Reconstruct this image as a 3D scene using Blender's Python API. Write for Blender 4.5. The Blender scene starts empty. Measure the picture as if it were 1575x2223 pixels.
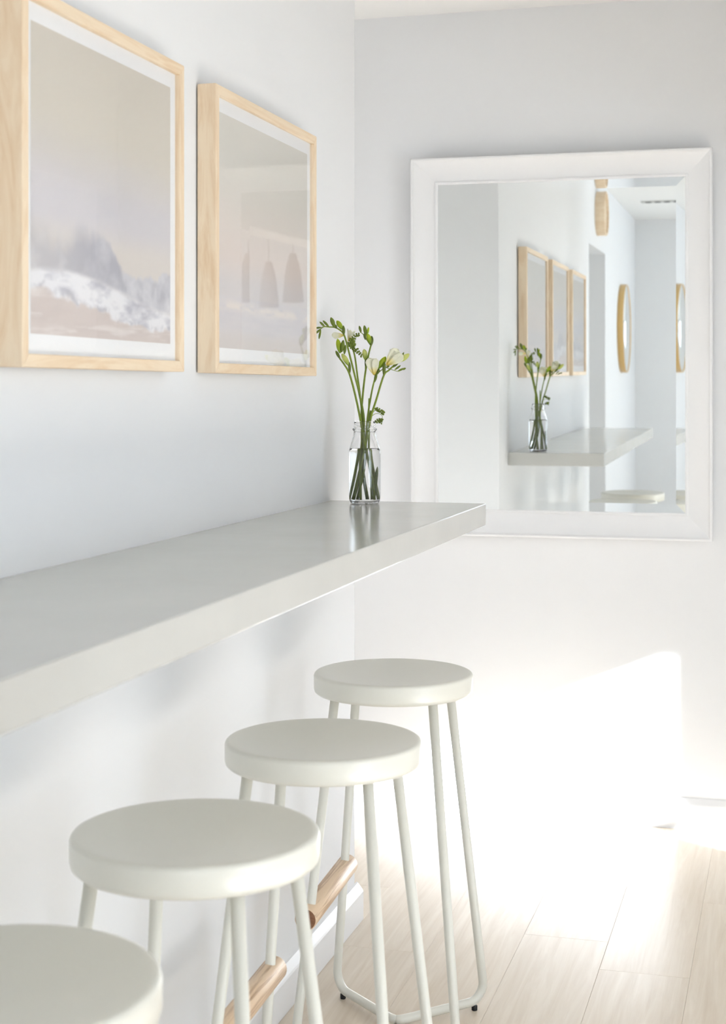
import bpy, math, random
import numpy as np
from mathutils import Vector, Matrix, Euler

random.seed(7)
scene = bpy.context.scene
COL = scene.collection
R = math.radians

# ------------------------------------------------------------------ camera
FPX = 3342.75
EYE = 1.316
YAW = 15.5987
cam_d = bpy.data.cameras.new('camera')
cam = bpy.data.objects.new('camera', cam_d)
COL.objects.link(cam)
cam.location = (0, 0, EYE)
cam.rotation_euler = (R(90), 0, R(YAW))
cam_d.sensor_fit = 'HORIZONTAL'
cam_d.sensor_width = 36.0
cam_d.lens = 36.0 * FPX / 1575.0
cam_d.shift_y = -(1111.5 - 848.94) / 1575.0
cam_d.clip_start = 0.02
cam_d.dof.use_dof = True
cam_d.dof.focus_distance = 3.4
cam_d.dof.aperture_fstop = 9.0
scene.camera = cam

# ------------------------------------------------------------------ world, sun, window daylight, exposure
world = bpy.data.worlds.new('world')
scene.world = world
world.use_nodes = True
wbg = world.node_tree.nodes['Background']
wbg.inputs['Color'].default_value = (0.80, 0.90, 1.0, 1)
wbg.inputs['Strength'].default_value = 2.0

sun_d = bpy.data.lights.new('sun', 'SUN')
sun_d.energy = 35.0
sun_d.angle = R(0.8)
sun_d.color = (0.88, 0.935, 1.0)
sun = bpy.data.objects.new('sun', sun_d)
COL.objects.link(sun)
SUN_DIR = Vector((-1.0, 0.60, -0.426))
sun.rotation_euler = SUN_DIR.to_track_quat('-Z', 'Y').to_euler()
sun.location = (6, -3, 4)


def window_light(name, loc, direction, w, h, power, color):
    d = bpy.data.lights.new(name, 'AREA')
    d.shape = 'RECTANGLE'
    d.size, d.size_y = w, h
    d.energy = power
    d.color = color
    o = bpy.data.objects.new(name, d)
    COL.objects.link(o)
    o.location = loc
    o.rotation_euler = Vector(direction).to_track_quat('-Z', 'Z').to_euler()
    return o


LW, YE, YF, ZC = -1.049, 3.679, 4.732, 2.503      # left wall, its end, far wall, ceiling
YB, XW = -2.42, 3.0                               # back wall, window wall
# daylight in the three large windows of the dining side and the back wall
window_light('daylight_dining', (XW - 0.03, 0.5, 1.25), (-1, 0, 0), 2.8, 1.4, 29, (0.76, 0.875, 1.0))
window_light('daylight_back', (0.975, YB + 0.03, 1.45), (0, 1, 0), 1.55, 1.0, 14, (0.78, 0.885, 1.0))
# fill lamp added at the unseen passage end to brighten the far zone
window_light('passage_fill', (-2.22, 4.2, 1.15), (1, 0, 0), 0.8, 1.8, 5.6, (1.0, 0.985, 0.96))

vs = scene.view_settings
vs.view_transform = 'Standard'
vs.look = 'None'
vs.gamma = 1.0
vs.exposure = 0.60
vs.use_curve_mapping = False
scene.cycles.max_bounces = 13
scene.cycles.diffuse_bounces = 5
scene.cycles.glossy_bounces = 5
scene.cycles.transmission_bounces = 12
scene.cycles.adaptive_threshold = 0.12
scene.cycles.adaptive_min_samples = 16
scene.cycles.transparent_max_bounces = 13
scene.cycles.sample_clamp_indirect = 8.0


# ------------------------------------------------------------------ materials
def s2l(c):
    return tuple(((v / 255) / 12.92 if v / 255 <= 0.04045 else ((v / 255 + 0.055) / 1.055) ** 2.4) for v in c)


def new_mat(name):
    m = bpy.data.materials.new(name)
    m.use_nodes = True
    nt = m.node_tree
    return m, nt, nt.nodes['Principled BSDF']


def N(nt, t, **kw):
    n = nt.nodes.new(t)
    for k, v in kw.items():
        setattr(n, k, v)
    return n


def paint(name, col, rough=0.5, bump=0.0, bscale=30, mottle=0.0, mscale=3.0, spec=0.5, coord='Object'):
    m, nt, b = new_mat(name)
    b.inputs['Base Color'].default_value = (*col, 1)
    b.inputs['Roughness'].default_value = rough
    b.inputs['Specular IOR Level'].default_value = spec
    tc = N(nt, 'ShaderNodeTexCoord')
    if mottle > 0:
        no = N(nt, 'ShaderNodeTexNoise')
        no.inputs['Scale'].default_value = mscale
        no.inputs['Detail'].default_value = 5
        nt.links.new(tc.outputs[coord], no.inputs['Vector'])
        mx = N(nt, 'ShaderNodeMix', data_type='RGBA')
        mx.inputs['A'].default_value = (*[c * (1 - mottle) for c in col], 1)
        mx.inputs['B'].default_value = (*[min(1, c * (1 + mottle)) for c in col], 1)
        nt.links.new(no.outputs['Fac'], mx.inputs['Factor'])
        nt.links.new(mx.outputs['Result'], b.inputs['Base Color'])
    if bump > 0:
        no = N(nt, 'ShaderNodeTexNoise')
        no.inputs['Scale'].default_value = bscale
        no.inputs['Detail'].default_value = 4
        nt.links.new(tc.outputs[coord], no.inputs['Vector'])
        bp = N(nt, 'ShaderNodeBump')
        bp.inputs['Strength'].default_value = bump
        bp.inputs['Distance'].default_value = 0.01
        nt.links.new(no.outputs['Fac'], bp.inputs['Height'])
        nt.links.new(bp.outputs['Normal'], b.inputs['Normal'])
    return m


def wood(name, light, dark, stretch=(1.2, 14, 14), rough=0.45, contrast=(0.35, 0.7), rand=0.0, ring=0.0, rot=(0, 0, 0), dist=1.0, spec=0.5):
    """grain runs along local X"""
    m, nt, b = new_mat(name)
    tc = N(nt, 'ShaderNodeTexCoord')
    oi = N(nt, 'ShaderNodeObjectInfo')
    off = N(nt, 'ShaderNodeVectorMath', operation='SCALE')
    off.inputs['Scale'].default_value = 37.0
    cmb = N(nt, 'ShaderNodeCombineXYZ')
    for k in range(3):
        nt.links.new(oi.outputs['Random'], cmb.inputs[k])
    nt.links.new(cmb.outputs[0], off.inputs[0])
    mp = N(nt, 'ShaderNodeMapping')
    mp.inputs['Rotation'].default_value = rot
    mp.inputs['Scale'].default_value = stretch
    nt.links.new(tc.outputs['Object'], mp.inputs['Vector'])
    add = N(nt, 'ShaderNodeVectorMath', operation='ADD')
    nt.links.new(mp.outputs[0], add.inputs[0])
    nt.links.new(off.outputs[0], add.inputs[1])
    n1 = N(nt, 'ShaderNodeTexNoise')
    n1.inputs['Scale'].default_value = 1.6
    n1.inputs['Detail'].default_value = 7
    n1.inputs['Roughness'].default_value = 0.62
    n1.inputs['Distortion'].default_value = dist
    nt.links.new(add.outputs[0], n1.inputs['Vector'])
    src = n1.outputs['Fac']
    if ring > 0:
        w = N(nt, 'ShaderNodeTexWave', wave_type='RINGS', rings_direction='X')
        w.inputs['Scale'].default_value = 1.1
        w.inputs['Distortion'].default_value = 4.0
        w.inputs['Detail'].default_value = 3
        w.inputs['Detail Scale'].default_value = 0.8
        nt.links.new(add.outputs[0], w.inputs['Vector'])
        mx0 = N(nt, 'ShaderNodeMix', data_type='FLOAT')
        mx0.inputs['Factor'].default_value = ring
        nt.links.new(src, mx0.inputs['A'])
        nt.links.new(w.outputs['Fac'], mx0.inputs['B'])
        src = mx0.outputs['Result']
    rp = N(nt, 'ShaderNodeValToRGB')
    rp.color_ramp.elements[0].position = contrast[0]
    rp.color_ramp.elements[1].position = contrast[1]
    rp.color_ramp.elements[0].color = (*dark, 1)
    rp.color_ramp.elements[1].color = (*light, 1)
    nt.links.new(src, rp.inputs['Fac'])
    out = rp.outputs['Color']
    if rand > 0:
        hs = N(nt, 'ShaderNodeHueSaturation')
        mr = N(nt, 'ShaderNodeMapRange')
        mr.inputs['To Min'].default_value = 1 - rand
        mr.inputs['To Max'].default_value = 1 + rand
        nt.links.new(oi.outputs['Random'], mr.inputs['Value'])
        nt.links.new(mr.outputs['Result'], hs.inputs['Value'])
        nt.links.new(out, hs.inputs['Color'])
        out = hs.outputs['Color']
    nt.links.new(out, b.inputs['Base Color'])
    b.inputs['Roughness'].default_value = rough
    b.inputs['Specular IOR Level'].default_value = spec
    return m


def thin_glass(name, tint=(1, 1, 1), f0=0.03, edge=0.75):
    m = bpy.data.materials.new(name)
    m.use_nodes = True
    nt = m.node_tree
    nt.nodes.clear()
    out = N(nt, 'ShaderNodeOutputMaterial')
    mix = N(nt, 'ShaderNodeMixShader')
    tr = N(nt, 'ShaderNodeBsdfTransparent')
    tr.inputs[0].default_value = (*tint, 1)
    gl = N(nt, 'ShaderNodeBsdfAnisotropic')
    gl.inputs['Roughness'].default_value = 0.0
    lw = N(nt, 'ShaderNodeLayerWeight')
    lw.inputs['Blend'].default_value = 0.5
    pw = N(nt, 'ShaderNodeMath', operation='POWER')
    pw.inputs[1].default_value = 5.0
    ma = N(nt, 'ShaderNodeMath', operation='MULTIPLY_ADD')
    ma.inputs[1].default_value = edge
    ma.inputs[2].default_value = f0
    nt.links.new(lw.outputs['Facing'], pw.inputs[0])
    nt.links.new(pw.outputs[0], ma.inputs[0])
    nt.links.new(ma.outputs[0], mix.inputs[0])
    nt.links.new(tr.outputs[0], mix.inputs[1])
    nt.links.new(gl.outputs[0], mix.inputs[2])
    nt.links.new(mix.outputs[0], out.inputs[0])
    return m


def refr_glass(name, ior, col=(1, 1, 1)):
    m = bpy.data.materials.new(name)
    m.use_nodes = True
    nt = m.node_tree
    nt.nodes.clear()
    out = N(nt, 'ShaderNodeOutputMaterial')
    g = N(nt, 'ShaderNodeBsdfGlass')
    g.inputs['IOR'].default_value = ior
    g.inputs['Roughness'].default_value = 0.0
    g.inputs['Color'].default_value = (*col, 1)
    nt.links.new(g.outputs[0], out.inputs[0])
    return m


def mirror_mat(name):
    m, nt, b = new_mat(name)
    b.inputs['Base Color'].default_value = (0.93, 0.95, 0.94, 1)
    b.inputs['Metallic'].default_value = 1.0
    b.inputs['Roughness'].default_value = 0.0
    return m


def petal_mat(name, col, trans=0.45, tip=None, rough=0.5, scale=60, var=0.25):
    m = bpy.data.materials.new(name)
    m.use_nodes = True
    nt = m.node_tree
    b = nt.nodes['Principled BSDF']
    out = nt.nodes['Material Output']
    no = N(nt, 'ShaderNodeTexNoise')
    no.inputs['Scale'].default_value = scale
    tc = N(nt, 'ShaderNodeTexCoord')
    nt.links.new(tc.outputs['Object'], no.inputs['Vector'])
    mx = N(nt, 'ShaderNodeMix', data_type='RGBA')
    mx.inputs['A'].default_value = (*[c * (1 - var) for c in col], 1)
    mx.inputs['B'].default_value = (*[min(1, c * (1 + var)) for c in col], 1)
    nt.links.new(no.outputs['Fac'], mx.inputs['Factor'])
    colout = mx.outputs['Result']
    if tip is not None:
        at = N(nt, 'ShaderNodeAttribute')
        at.attribute_name = 'tone'
        m2 = N(nt, 'ShaderNodeMix', data_type='RGBA')
        m2.inputs['A'].default_value = (*tip, 1)
        nt.links.new(at.outputs['Fac'], m2.inputs['Factor'])
        nt.links.new(colout, m2.inputs['B'])
        colout = m2.outputs['Result']
    nt.links.new(colout, b.inputs['Base Color'])
    b.inputs['Roughness'].default_value = rough
    tl = N(nt, 'ShaderNodeBsdfTranslucent')
    nt.links.new(colout, tl.inputs['Color'])
    ms = N(nt, 'ShaderNodeMixShader')
    ms.inputs[0].default_value = trans
    nt.links.new(b.outputs[0], ms.inputs[1])
    nt.links.new(tl.outputs[0], ms.inputs[2])
    nt.links.new(ms.outputs[0], out.inputs[0])
    return m


def attr_mat(name, rough=0.7):
    m, nt, b = new_mat(name)
    at = N(nt, 'ShaderNodeAttribute')
    at.attribute_name = 'ink'
    nt.links.new(at.outputs['Color'], b.inputs['Base Color'])
    b.inputs['Roughness'].default_value = rough
    b.inputs['Specular IOR Level'].default_value = 0.2
    return m


M = {}
M['wall'] = paint('wall_paint', (0.840, 0.845, 0.855), 0.7, bump=0.05, bscale=14, mottle=0.012, mscale=2.5, spec=0.06)
M['ceiling'] = paint('ceiling_paint', (0.93, 0.925, 0.91), 0.7, bump=0.03, bscale=40, spec=0.2)
M['trim'] = paint('trim_paint', (0.84, 0.84, 0.85), 0.35)
M['mirror_frame'] = paint('mirror_frame_paint', (0.90, 0.90, 0.905), 0.38)
M['counter'] = paint('counter_concrete', (0.56, 0.555, 0.525), 0.16, mottle=0.06, mscale=7, bump=0.012, bscale=22, spec=0.5)
M['stool'] = paint('stool_enamel', (0.775, 0.762, 0.690), 0.28, mottle=0.01, mscale=20)
M['rubber'] = paint('black_rubber', (0.015, 0.015, 0.015), 0.6)
M['plank'] = wood('pale_oak_plank', (0.83, 0.745, 0.635), (0.69, 0.585, 0.465), stretch=(26, 1.4, 8), rough=0.30,
                  contrast=(0.30, 0.72), rand=0.022, dist=0.6, spec=0.2)
M['subfloor'] = paint('subfloor_joint', (0.50, 0.41, 0.32), 0.8, mottle=0.1)
M['maple'] = wood('maple_frame', (0.87, 0.715, 0.525), (0.78, 0.585, 0.385), stretch=(2.2, 16, 16), rough=0.5, contrast=(0.34, 0.58), dist=2.2)
M['ash'] = wood('ash_footrest', (0.80, 0.60, 0.41), (0.42, 0.235, 0.12), stretch=(2.5, 55, 55), rough=0.4,
                contrast=(0.33, 0.52), dist=1.2)
M['ash_end'] = wood('ash_end_grain', (0.30, 0.14, 0.075), (0.20, 0.085, 0.04), stretch=(60, 20, 90), rough=0.5, dist=1.5)
M['mat'] = paint('mat_board', (0.92, 0.92, 0.93), 0.8, mottle=0.01, mscale=200)
M['print'] = attr_mat('seascape_print')
M['glass'] = thin_glass('picture_glass')
M['pane'] = thin_glass('window_glass')
M['mirror'] = mirror_mat('silvered_mirror')
M['dark'] = paint('dark_backing', (0.03, 0.03, 0.035), 0.8)
M['bottle'] = refr_glass('bottle_glass', 1.45)
M['water'] = refr_glass('water', 1.333)
M['brass'] = paint('brushed_gold_wood', (0.66, 0.44, 0.17), 0.35)
M['stem'] = petal_mat('green_stem', (0.205, 0.275, 0.022), 0.15, rough=0.4, scale=90)
M['sheath'] = petal_mat('dark_green_sheath', (0.125, 0.175, 0.016), 0.2, rough=0.45, scale=120)
M['bud_dark'] = petal_mat('dark_green_bud', (0.165, 0.225, 0.022), 0.25, rough=0.45, scale=120)
M['bud'] = petal_mat('lime_bud', (0.52, 0.62, 0.04), 0.45, rough=0.45, scale=80, tip=(0.24, 0.40, 0.05))
M['bud_pale'] = petal_mat('pale_lime_bud', (0.74, 0.77, 0.30), 0.5, rough=0.45, scale=80, tip=(0.42, 0.55, 0.10))
M['petal'] = petal_mat('cream_petal', (0.95, 0.94, 0.80), 0.42, tip=(0.90, 0.76, 0.16), rough=0.5, scale=90, var=0.06)
M['shade'] = paint('pendant_shade', (0.30, 0.27, 0.245), 0.5)
M['added_blind'] = paint('added_blind_white', (0.85, 0.86, 0.87), 0.8)
M['vent'] = paint('vent_metal', (0.55, 0.55, 0.52), 0.5)


# ------------------------------------------------------------------ mesh helpers
class MB:
    def __init__(self):
        self.v, self.f, self.sm = [], [], []
        self.tone = []

    def add(self, vs_, fs_, smooth=False, tone=None):
        o = len(self.v)
        self.v += [tuple(p) for p in vs_]
        self.f += [tuple(i + o for i in f) for f in fs_]
        self.sm += [smooth] * len(fs_)
        self.tone += (list(tone) if tone is not None else [1.0] * len(vs_))
        return self

    def box(self, a, b):
        x0, y0, z0 = a
        x1, y1, z1 = b
        v = [(x0, y0, z0), (x1, y0, z0), (x1, y1, z0), (x0, y1, z0), (x0, y0, z1), (x1, y0, z1), (x1, y1, z1), (x0, y1, z1)]
        f = [(0, 3, 2, 1), (4, 5, 6, 7), (0, 1, 5, 4), (1, 2, 6, 5), (2, 3, 7, 6), (3, 0, 4, 7)]
        return self.add(v, f)

    def lathe(self, prof, seg=64, center=(0, 0, 0), axis='Z', smooth=True):
        vs_, fs_ = [], []
        n = len(prof)
        for r, z in prof:
            for k in range(seg):
                a = 2 * math.pi * k / seg
                p = (r * math.cos(a), r * math.sin(a), z)
                if axis == 'X':
                    p = (p[2], p[0], p[1])
                elif axis == 'Y':
                    p = (p[1], p[2], p[0])
                vs_.append((p[0] + center[0], p[1] + center[1], p[2] + center[2]))
        for i in range(n - 1):
            for k in range(seg):
                k2 = (k + 1) % seg
                fs_.append((i * seg + k, i * seg + k2, (i + 1) * seg + k2, (i + 1) * seg + k))
        return self.add(vs_, fs_, smooth)

    def tube(self, pts, rad, seg=12, caps=True, tone=None):
        pts = [Vector(p) for p in pts]
        if not isinstance(rad, (list, tuple)):
            rad = [rad] * len(pts)
        n = len(pts)
        tans = []
        for i in range(n):
            t = pts[min(i + 1, n - 1)] - pts[max(i - 1, 0)]
            tans.append(t.normalized())
        up = Vector((0, 0, 1)) if abs(tans[0].z) < 0.9 else Vector((1, 0, 0))
        nrm = (up - tans[0] * up.dot(tans[0])).normalized()
        vs_, fs_, tn = [], [], []
        for i in range(n):
            nrm = (nrm - tans[i] * nrm.dot(tans[i])).normalized()
            bi = tans[i].cross(nrm)
            for k in range(seg):
                a = 2 * math.pi * k / seg
                vs_.append(pts[i] + (nrm * math.cos(a) + bi * math.sin(a)) * rad[i])
                tn.append(tone[i] if tone else 1.0)
        for i in range(n - 1):
            for k in range(seg):
                k2 = (k + 1) % seg
                fs_.append((i * seg + k, i * seg + k2, (i + 1) * seg + k2, (i + 1) * seg + k))
        if caps:
            fs_.append(tuple(reversed(range(seg))))
            fs_.append(tuple((n - 1) * seg + k for k in range(seg)))
        return self.add(vs_, fs_, True, tn)

    def mesh(self, name, mats, fm=None, flat_sharp=None):
        me = bpy.data.meshes.new(name)
        me.from_pydata(self.v, [], self.f)
        for m in (mats if isinstance(mats, (list, tuple)) else [mats]):
            me.materials.append(m)
        me.polygons.foreach_set('use_smooth', self.sm)
        if fm:
            me.polygons.foreach_set('material_index', fm)
        if any(t != 1.0 for t in self.tone):
            at = me.attributes.new('tone', 'FLOAT', 'POINT')
            at.data.foreach_set('value', self.tone)
        me.update()
        return me

    def build(self, name, mats, parent=None, loc=None, rot=None, fm=None, matrix=None):
        return link(name, self.mesh(name, mats, fm), parent, loc, rot, matrix)


def link(name, data, parent=None, loc=None, rot=None, matrix=None):
    o = bpy.data.objects.new(name, data)
    COL.objects.link(o)
    o.parent = parent
    if loc:
        o.location = loc
    if rot:
        o.rotation_euler = rot
    if matrix:
        o.matrix_local = matrix
    return o


def tag(o, label=None, cat=None, group=None, kind=None):
    for k, v in (('label', label), ('category', cat), ('group', group), ('kind', kind)):
        if v:
            o[k] = v
    return o


def empty(name, loc=(0, 0, 0), rot=(0, 0, 0)):
    o = link(name, None, None, loc, rot)
    o.empty_display_size = 0.05
    return o


def bevel(o, w, seg=2):
    md = o.modifiers.new('bevel', 'BEVEL')
    md.width = w
    md.segments = seg
    md.limit_method = 'ANGLE'
    md.angle_limit = R(40)
    return o


def fillet(pts, rads, n=8):
    """round the inner corners of a polyline"""
    pts = [Vector(p) for p in pts]
    out = [pts[0]]
    for i in range(1, len(pts) - 1):
        r = rads[i]
        if r <= 0:
            out.append(pts[i])
            continue
        a = (pts[i - 1] - pts[i]).normalized()
        b = (pts[i + 1] - pts[i]).normalized()
        ang = a.angle(b)
        t = r / math.tan(ang / 2)
        p0, p1 = pts[i] + a * t, pts[i] + b * t
        c = pts[i] + (a + b).normalized() * (r / math.sin(ang / 2))
        v0, v1 = p0 - c, p1 - c
        tot = v0.angle(v1)
        for k in range(n + 1):
            s = k / n
            out.append(c + (v0 * math.sin((1 - s) * tot) + v1 * math.sin(s * tot)) / math.sin(tot))
    out.append(pts[-1])
    return out


def copy_tree(o, parent=None):
    c = o.copy()
    COL.objects.link(c)
    c.parent = parent
    for ch in list(o.children):
        copy_tree(ch, c)
    return c


def wall_boxes(name, boxes, mat, label=None):
    mb = MB()
    for a, b in boxes:
        mb.box(a, b)
    return tag(mb.build(name, mat), label, kind='structure')


# ------------------------------------------------------------------ the room
DY0, DY1, DH = -0.207, 0.679, 2.09        # doorway in the left wall
LT = LW - 0.52                            # left wall is thick
wall_boxes('wall_left', [
    ((LT, DY1, 0), (LW, YE, ZC)),
    ((LT, YB, 0), (LW, DY0, ZC)),
    ((LT, DY0, DH), (LW, DY1, ZC)),
    ((LT - 0.1, DY0 - 0.1, 0), (LT, DY1 + 0.1, ZC)),
], M['wall'], 'pale painted wall carrying the counter and framed prints')
wall_boxes('wall_far', [((-2.4, YF, 0), (XW + 0.15, YF + 0.15, ZC))], M['wall'], 'pale grey end wall with the large white mirror')
wall_boxes('wall_passage', [((-2.4, YE - 0.6, 0), (-2.25, 3.8, ZC)), ((-2.4, 4.6, 0), (-2.25, YF, ZC)), ((-2.4, 3.8, 2.05), (-2.25, 4.6, ZC)), ((-2.25, YE - 0.6, 0), (LT, YE - 0.5, ZC))], M['wall'])

RX0, RX1 = 0.14, 0.26                     # short wall on the right with a cased opening
OY0, OY1, OH = 1.02, 4.53, 1.97
wall_boxes('wall_right', [
    ((RX0, 0.90, 0), (RX1, OY0, ZC)),
    ((RX0, OY1, 0), (RX1, YF, ZC)),
    ((RX0, OY0, OH), (RX1, OY1, ZC)),
], M['wall'])
tr = empty('trim_1', (RX0, 0, 0))
tag(tr, 'white casing around the opening on the right', kind='structure')
for nm, a, b in (('casing', (-0.018, OY1, 0), (0, OY1 + 0.075, OH + 0.075)), ('casing', (-0.018, OY0 - 0.075, 0), (0, OY0, OH + 0.075)),
                 ('head_casing', (-0.020, OY0 - 0.075, OH), (0, OY1 + 0.075, OH + 0.075))):
    bevel(MB().box(a, b).build(nm, M['trim'], tr), 0.004)

# window wall: two unseen openings shaped to throw the sun patches (with a rail between them) and one wide shaded window
A0, A1, AZ0, AZ1 = 2.08, 2.706, 1.479, 1.950
B0, B1, BZ0, BZ1 = 2.62, 2.78, 1.30, 1.410
W0, W1, WZ0, WZ1 = -0.9, 1.9, 0.55, 1.95
X2 = XW + 0.02
wall_boxes('wall_window_side', [
    ((XW, YB, 0), (X2, W0, ZC)), ((XW, W0, 0), (X2, W1, WZ0)), ((XW, W0, WZ1), (X2, W1, ZC)),
    ((XW, W1, 0), (X2, A0, ZC)), ((XW, A0, AZ1), (X2, B1, ZC)), ((XW, A1, AZ0), (X2, B1, AZ1)),
    ((XW, A0, BZ1), (X2, B1, AZ0)), ((XW, A0, 0), (X2, B0, BZ1)), ((XW, B0, 0), (X2, B1, BZ0)),
    ((XW, B1, 0), (X2, YF, ZC)),
], M['wall'])
BX0, BX1, BZ0b, BZ1b = 0.2, 1.75, 0.95, 1.95
wall_boxes('wall_back', [
    ((LT, YB - 0.14, 0), (BX0, YB, ZC)), ((BX1, YB - 0.14, 0), (X2, YB, ZC)),
    ((BX0, YB - 0.14, 0), (BX1, YB, BZ0b)), ((BX0, YB - 0.14, BZ1b), (BX1, YB, ZC)),
], M['wall'])
wall_boxes('ceiling', [((-2.4, YB - 0.14, ZC), (X2, YF + 0.15, ZC + 0.1))], M['ceiling'], 'off-white ceiling')


def window(name, axis, at, a0, a1, z0, z1, added_blind, n=2, full=True):
    """frame, glazing bars and panes in an opening; axis = wall normal axis"""
    e = tag(empty(name, (0, 0, 0)), 'white framed window out of direct view', kind='structure')

    def bx(nm, u0, u1, w0, w1, d0, d1, m):
        if axis == 'X':
            return MB().box((at + d0, u0, w0), (at + d1, u1, w1)).build(nm, m, e)
        if axis == 'P':
            return MB().box((at - d1, u0, w0), (at - d0, u1, w1)).build(nm, m, e)
        return MB().box((u0, at - d1, w0), (u1, at - d0, w1)).build(nm, m, e)
    fw = 0.035
    if added_blind:
        for nm, u0, u1, w0, w1 in (('window_frame', a0, a0 + fw, z0, z1), ('window_frame', a1 - fw, a1, z0, z1),
                                   ('window_frame', a0 + fw, a1 - fw, z0, z0 + fw), ('window_frame', a0 + fw, a1 - fw, z1 - fw, z1)):
            bx(nm, u0, u1, w0, w1, 0.0, 0.03, M['trim'])
    step = (a1 - a0) / n
    for k in range(n):
        bx('pane', a0 + k * step, a0 + (k + 1) * step, z0, z1, 0.012, 0.015, M['pane'])
        if k and added_blind:
            bx('glazing_bar', a0 + k * step - 0.015, a0 + k * step + 0.015, z0, z1, 0.0, 0.03, M['trim'])
    if added_blind:
        bx('added_blind', a0 + 0.01, a1 - 0.01, z0 if full else 1.12, z1, 0.032, 0.036, M['added_blind'])  # added blind out of view, blocks sun; raised where floor bounce is wanted
    return e


window('window_1', 'X', XW, A0, A1, AZ0, AZ1, False, 1)
window('window_2', 'X', XW, B0, B1, BZ0, BZ1, False, 1)
window('window_3', 'X', XW, W0, W1, WZ0, WZ1, True, 3, False)
window('added_window', 'P', -2.25, 3.8, 4.6, 0.0, 2.05, True, 2)  # invented window, out of view, added around the passage fill lamp
window('window_4', 'Y', YB, BX0, BX1, BZ0b, BZ1b, True, 2)

# floor: planks laid along the room, each one built
fl = MB().box((-2.4, YB - 0.14, -0.06), (X2, YF + 0.15, -0.0125)).build('floor', M['subfloor'])
tag(fl, 'pale oak plank floor', kind='structure')
PW = 0.202
joint = {0: 3.52, -1: 3.70, -2: 4.04, -3: 3.51, 1: 4.05, -4: 3.95, 2: 3.62}
x0 = -0.425
xs_fl = LW - 1.2
for r in range(-9, 17):
    a, b = x0 + r * PW, x0 + (r + 1) * PW
    if b > XW:
        b = XW
    if a >= XW or b < -2.25:
        continue
    a = max(a, -2.25)
    j = joint.get(r, 3.3 + ((r * 0.47) % 1.2))
    cuts = [YF]
    y = j
    L = 1.22
    while y > YF:
        y -= L
    while y > YB:
        cuts.append(y)
        y -= L
    cuts.append(YB)
    for y1, y0 in zip(cuts[:-1], cuts[1:]):
        g = 0.0001
        w, l = (b - a) / 2 - g, (y1 - y0) / 2 - g
        ch = 0.0006
        v = [(-w, -l, -0.012), (w, -l, -0.012), (w, l, -0.012), (-w, l, -0.012),
             (-w, -l, -ch), (w, -l, -ch), (w, l, -ch), (-w, l, -ch),
             (-w + ch, -l + ch, 0), (w - ch, -l + ch, 0), (w - ch, l - ch, 0), (-w + ch, l - ch, 0)]
        f = [(0, 1, 5, 4), (1, 2, 6, 5), (2, 3, 7, 6), (3, 0, 4, 7), (4, 5, 9, 8), (5, 6, 10, 9), (6, 7, 11, 10), (7, 4, 8, 11), (8, 9, 10, 11)]
        MB().add(v, f).build('plank', M['plank'], fl, loc=((a + b) / 2, (y0 + y1) / 2, 0))


def baseboard(name, p0, p1, nrm, ext0=0, ext1=0):
    """run from p0 to p1 along a wall, projecting along nrm; sloped top ledge"""
    p0, p1, nrm = Vector((*p0, 0)), Vector((*p1, 0)), Vector((*nrm, 0))
    d = (p1 - p0).normalized()
    p0, p1 = p0 - d * ext0, p1 + d * ext1
    prof = [(0, 0), (0.018, 0), (0.018, 0.070), (0.016, 0.0745), (0.004, 0.090), (0, 0.092)]
    v = []
    for p in (p0, p1):
        for o, z in prof:
            v.append(p + nrm * o + Vector((0, 0, z)))
    n = len(prof)
    f = [(i, (i + 1) % n, n + (i + 1) % n, n + i) for i in range(n)]
    f += [tuple(reversed(range(n))), tuple(range(n, 2 * n))]
    o = MB().add(v, f).build(name, M['trim'])
    return tag(o, 'white baseboard with a sloped top edge', kind='structure')


baseboard('baseboard_left', (LW, DY1), (LW, YE), (1, 0), 0, 0.018)
baseboard('baseboard_left_end', (LW, YE), (LT, YE), (0, 1))
baseboard('baseboard_far', (RX0, YF), (-2.25, YF), (0, -1))
baseboard('baseboard_left_rear', (LW, YB), (LW, DY0), (1, 0))
baseboard('baseboard_back', (LW, YB), (XW, YB), (0, 1))
baseboard('baseboard_right', (RX0, OY0 - 0.075), (RX0, 0.90), (-1, 0))

# ------------------------------------------------------------------ counter
CZ, CT, CXF, CY0, CY1 = 1.0585, 0.0500, -0.678, 0.93, 3.476
ct = MB().box((LW, CY0, CZ - CT), (CXF, CY1, CZ)).build('bar_counter', M['counter'])
bevel(ct, 0.002, 2)
tag(ct, 'long grey-beige floating bar counter along the left wall', 'counter')


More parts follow.
